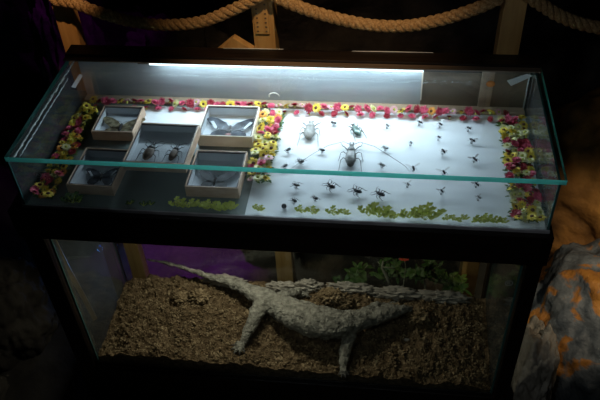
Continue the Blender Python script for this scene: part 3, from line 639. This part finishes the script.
for a in ((420, 122, .018, .9, 1.1, f'white-winged insect at the back of the {C1}', .9, 'wing'), (411, 142.5, .014, .3, .5, f'small dark insect, second from the back in the {C1}', .2, 'wing2'),
          (413.5, 168, .020, .2, 1.0, f'winged insect just behind the lid edge in the {C1}', .9, 'wing'), (408, 184, .014, .4, .9, f'small pale insect at the front of the {C1}', .9, 'wing'),
          (440.5, 124, .017, .6, 1.2, f'insect with one raised white wing at the back of the {C2}', .9, 'wing'), (439, 137, .014, .5, .6, f'small dark insect, second from the back in the {C2}', .2, 'wing2'),
          (443.5, 151, .020, .4, .6, f'dark insect, third from the back in the {C2}', .2, 'wing2'), (444, 172, .018, .3, 1.1, f'winged insect just behind the lid edge in the {C2}', .9, 'wing'),
          (442, 191, .016, .4, .8, f'insect at the front of the {C2}', .9, 'wing2'), (469, 128, .016, .7, .6, f'dark insect at the back of the {C3}', .2, 'wing2'),
          (472.5, 140, .020, .8, .8, f'dark insect, second from the back in the {C3}', .2, 'wing2'), (475, 159, .021, .5, .8, f'dark insect, third from the back in the {C3}', .9, 'wing2'),
          (477, 184, .018, .5, .7, f'dark insect, fourth from the back in the {C3}', .9, 'wing2'), (479, 197, .014, .5, .7, f'small pale insect at the front of the {C3}', .9, 'wing'),
          (387.5, 125, .018, .5, .9, 'pale insect near the back flowers right of the shiny blue-green beetle', .9, 'wing')):
    fly(a[0], a[1], a[2], a[3], a[4], a[5], a[6], a[7], 'paleshell' if 'pale' in a[5] else 'blackshell')
p = at(284, 206, -H + .008); o = MB().ball((0, 0, 0), .0075, 14, 10).build('dark_ball', MT['darkball'], smooth=True); o.location = (p.x, p.y, -H + .0078); tag(o, 'small dark round ball at the front beside the middle flowers', 'ball')

# plastic strip, sticker, wire loop
m = MB(); a, b, c, d = at(507, 81, y=.545), at(527, 74, y=.545), at(533, 76, y=.545), at(511, 86, y=.545)
m.add([a, b, c, d] + [Vector((q.x, q.y + .003, q.z)) for q in (a, b, c, d)], [(0, 3, 2, 1), (4, 5, 6, 7), (0, 1, 5, 4), (1, 2, 6, 5), (2, 3, 7, 6), (3, 0, 4, 7)])
o = m.build('plastic_strip', MT['plastic'], case)
m = MB(); P4 = []
for (px, py) in ((79, 74), (83, 75), (75, 88), (71, 87)):
    d = AF + AX * ((px - 300) / FPX) - AY * ((py - 200) / FPX); t = (-.742 - CX) / d.x; P4.append(Vector((CX, CY, CZ)) + t * d)
m.add(P4 + [q + Vector((.0012, 0, 0)) for q in P4], [(0, 1, 2, 3), (7, 6, 5, 4), (0, 4, 5, 1), (1, 5, 6, 2), (2, 6, 7, 3), (3, 7, 4, 0)])
m.build('sticker', MT['sticker'], case)['label'] = 'white rectangular sticker on the left pane'
m = MB(); c0 = at(274, 96, y=.53); m.tube([c0 + Vector((.017 * math.cos(t), 0, .012 * math.sin(t))) for t in [i * PI * 1.1 / 12 for i in range(13)]], .0016, 6)
o = m.build('wire_loop', MT['wire'], smooth=True); tag(o, 'short white wire loop at the back of the case above the middle flowers', 'wire')
# small round emblem stickers on the panes
def ring_sticker(pos, r, parent, name='round_sticker'):
    m = MB(); n = 28
    vs = [(pos[0] + q * math.cos(2 * PI * k / n), pos[1], pos[2] + q * math.sin(2 * PI * k / n)) for q in (r, r * .86) for k in range(n)]
    m.add(vs, [(k, (k + 1) % n, n + (k + 1) % n, n + k) for k in range(n)])
    x, y, z = pos
    m.add([(x - .38 * r, y, z - .4 * r), (x - .22 * r, y, z - .4 * r), (x - .22 * r, y, z + .4 * r), (x - .38 * r, y, z + .4 * r)], [(0, 1, 2, 3)])
    m.add([(x + .30 * r, y, z - .45 * r), (x + .46 * r, y, z - .45 * r), (x + .1 * r, y, z + .45 * r), (x - .05 * r, y, z + .45 * r)], [(0, 1, 2, 3)])
    m.build(name, MT['sticker'], parent)
p = at(508.5, 280, y=.0); ring_sticker((p.x, -.0125, p.z), .011, case)
p = at(37.5, 174.5, y=0); ring_sticker((p.x, -.0005, p.z), .011, case)

# ------------------------------------------------------------------ flowers
def flower_proto(name, pet, eye, n, layers, Rr, lift, label, cat='flower'):
    r = MB(); rr = random.Random(hash(pet) % 97 if False else len(pet) * 7 + n)
    for l in range(layers):
        for k in range(n):
            a = 2 * PI * (k + .5 * l) / n + rr.uniform(-.1, .1); s = Rr * (1 - .24 * l) * rr.uniform(.9, 1.08)
            blade(r, Vector((math.cos(a) * Rr * .12, math.sin(a) * Rr * .12, .001 + .0014 * l)), Vector((math.cos(a), math.sin(a), lift + .32 * l)), s, Rr * .46, droop=.12)
    o = r.build(name, MT[pet]); tag(o, None, cat)
    MB().ball((0, 0, .0028 + .0010 * layers), (Rr * (.34 if layers < 3 else .22), Rr * (.34 if layers < 3 else .22), Rr * .20), 9, 6).build('flower_centre', MT[eye], o, True)
    # green calyx below
    m = MB(); m.tube([(0, 0, -.006), (0, 0, -.002), (0, 0, .001)], [Rr * .12, Rr * .28, Rr * .3], 7); m.build('calyx', MT['leaf'], o)
    return o
PR = {
 'yd': flower_proto('yellow_daisy', 'yellow', 'browneye', 13, 2, .0150, .12, ''),
 'ym': flower_proto('yellow_mum', 'yellow', 'greeneye', 12, 3, .0135, .25, ''),
 'cm': flower_proto('cream_daisy', 'cream_p', 'greeneye', 14, 2, .0140, .15, ''),
 'pk': flower_proto('pink_mum', 'pink', 'pink', 12, 3, .0145, .30, ''),
 'cr': flower_proto('crimson_mum', 'crimson', 'crimson', 12, 3, .0145, .30, ''),
 'pp': flower_proto('pale_pink_daisy', 'pale', 'greeneye', 13, 2, .0125, .15, ''),
 'or': flower_proto('orange_daisy', 'orange_p', 'browneye', 13, 2, .0130, .15, ''),
}
DESC = {'yd': 'brown-eyed yellow daisy head', 'ym': 'full yellow chrysanthemum head', 'cm': 'green-eyed cream daisy head', 'pk': 'full pink-red chrysanthemum head', 'cr': 'dark crimson chrysanthemum head', 'pp': 'pale pink daisy head', 'or': 'brown-eyed orange daisy head'}
used = set()
def put_flower(k, x, y, z, where, rr, tiltx=0, sc_=1):
    if k in used: o = copy_tree(PR[k])
    else: o = PR[k]; used.add(k)
    o.location = (x, y, z); s = sc_ * rr.uniform(.88, 1.2); o.scale = (s, s, s)
    o.rotation_euler = (tiltx + rr.uniform(-.45, .45), rr.uniform(-.45, .45), rr.uniform(0, 6.28))
    if where.startswith('back row'):
        seg = 'behind the back left box' if x < -.48 else 'behind the centre framed box' if x < -.30 else 'behind the large butterfly box' if x < -.10 else 'behind the pale grey beetle' if x < .10 else 'behind the longhorn beetle' if x < .24 else 'behind the left winged insects' if x < .38 else 'behind the right winged insects' if x < .55 else 'near the right corner'
        tx = f'{DESC[k]} in the back row {seg}'
    else:
        seg = 'at the front' if y < .14 else 'towards the front' if y < .25 else 'towards the back' if y < .37 else 'at the back'
        tx = f'{DESC[k]} {seg} of the {where}'
    o['label'] = tx; o['category'] = 'flower'; o['group'] = tx
def pick(rr, wts):
    t = rr.random() * sum(v for _, v in wts)
    for k, v in wts:
        t -= v
        if t <= 0: return k
    return wts[-1][0]
def foliage(x0, x1, y0, y1, n, label, seed):
    rr = random.Random(seed); m = MB()
    for k in range(n):
        p = Vector((rr.uniform(x0, x1), rr.uniform(y0, y1), -H + rr.uniform(.001, .006)))
        blade(m, p, Vector((rr.uniform(-1, 1), rr.uniform(-1, 1), rr.uniform(.0, .35))), rr.uniform(.012, .020), rr.uniform(.006, .010), droop=.2)
    tag(m.build('garland_leaves', MT['darkleaf']), label, 'leaves', kind='stuff')
foliage(-.725, -.675, .035, .49, 420, 'dark leaves packed under the left flower border', 1)
foliage(-.115, -.045, .15, .49, 380, 'dark leaves packed under the flowers of the middle divider', 2)
foliage(.650, .722, .035, .49, 480, 'dark leaves packed under the right flower border', 3)
rr = random.Random(21)
# back row
x = -.70; i = 0
while x < .69:
    k = pick(rr, (('pk', 5), ('cr', 2.2), ('pp', 2.0), ('yd', .3))) if i % 4 else pick(rr, (('yd', 3), ('cm', .6), ('or', .5)))
    put_flower(k, x, .505 + rr.uniform(-.006, .006), -H + .020 + rr.uniform(0, .003), 'back row along the case', rr, .55, 1.02); i += 1
    x += rr.uniform(.021, .027)
x = -.69
while x < .69:
    put_flower(pick(rr, (('pk', 4), ('cr', 4))), x, .488 + rr.uniform(-.003, .003), -H + .009, 'back row along the case', rr, .5, .8); x += rr.uniform(.036, .048)
def column(x0f, x1f, y0, y1, where, wts, step, seed):
    rr = random.Random(seed); y = y0
    while y < y1:
        a, b = x0f(y), x1f(y); n = max(2, round((b - a) / step))
        for j in range(n):
            k = pick(rr, wts)
            put_flower(k, a + (b - a) * (j + .5) / n + rr.uniform(-.004, .004), y + rr.uniform(-.005, .005), -H + .011 + rr.uniform(0, .012), where, rr, .25)
        y += step * .98
column(lambda y: -.738, lambda y: -.665 - .015 * (y > .3), .030, .485, 'left flower border', (('yd', 2.2), ('ym', 4), ('cm', 1.0), ('pk', 1.6), ('cr', 1.6), ('or', 1.3)), .0222, 5)
column(lambda y: -.118 + (.5 - y) * .02, lambda y: -.043, .145, .485, 'middle flower divider', (('yd', 2), ('ym', 2.8), ('cm', 3), ('pk', 2.0), ('cr', 1.2), ('pp', 1.5), ('or', 1.5)), .0222, 6)
column(lambda y: .648, lambda y: .730, .030, .485, 'right flower border', (('yd', 3), ('ym', 2.2), ('cm', 3.0), ('pk', 1.4), ('cr', 2.6)), .0228, 8)
# leaf sprigs along the front edge
def sprig(x, y, L, rz, mat, label, where, rr, wide=1):
    r = empty('leaf_sprig', (x, y, -H), rz, label, 'leaf sprig', where); m = MB(); st = MB()
    nb = rr.randint(3, 4)
    for b in range(nb):
        a = (b - (nb - 1) / 2) * .75 + rr.uniform(-.2, .2); d = Vector((math.sin(a) * 1.1, .35 * math.cos(a), .75)).normalized(); tip = d * L
        st.tube([(0, 0, .002), tip * .5 + Vector((0, 0, .002)), tip], [.0012, .001, .0006], 5)
        for k in range(5):
            t = .35 + .16 * k; p = tip * t; s = -1 if k % 2 else 1
            blade(m, p, Vector((d.x + s * .9, d.y - .3, d.z * .7)), L * .42 * wide, L * .26 * wide, up=Vector((0, -.6, .8)), droop=.1)
        blade(m, tip * .9, d, L * .4, L * .26, up=Vector((0, -.6, .8)), droop=.1)
    m.build('leaves', MT[mat], r); st.build('stem', MT['leaf'], r)
rr = random.Random(4)
segs = [((165, 203), (238, 211), 14, 'leaf', .020, 'left of the middle flowers'), ((252, 212), (350, 217), 9, 'leaf', .020, 'in front of the small black beetles'), ((366, 218), (438, 223), 14, 'leaf', .029, 'at the middle of the white board'),
        ((445, 222), (506, 226), 11, 'leaf', .016, 'near the right border'), ((60, 198), (80, 204), 4, 'darkleaf', .022, 'beside the left border'), ((126, 204), (160, 206), 5, 'darkleaf', .013, 'below the framed boxes')]
for (a, b, n, mt, L, wl) in segs:
    for k in range(n):
        t = (k + .5) / n; p = at(a[0] + (b[0] - a[0]) * t, a[1] + (b[1] - a[1]) * t, -H + .008); y = max(.022, min(.045, p.y)) + rr.uniform(-.004, .006)
        if wl.startswith('in front') and k in (2, 3, 6): continue
        if rr.random() < .22: continue
        sprig(p.x, y, L * rr.uniform(.55, 1.4), rr.uniform(-.5, .5), mt, f'leaf sprig in the {"left" if t < .34 else "middle" if t < .67 else "right"} of the front clump {wl}', f'{"left" if t < .34 else "middle" if t < .67 else "right"} leaf sprigs at the front {wl}', rr)
o = None

# ------------------------------------------------------------------ lift everything so that the floor is z = 0
for o in list(sc.objects):
    if o.parent is None: o.location.z += Z0
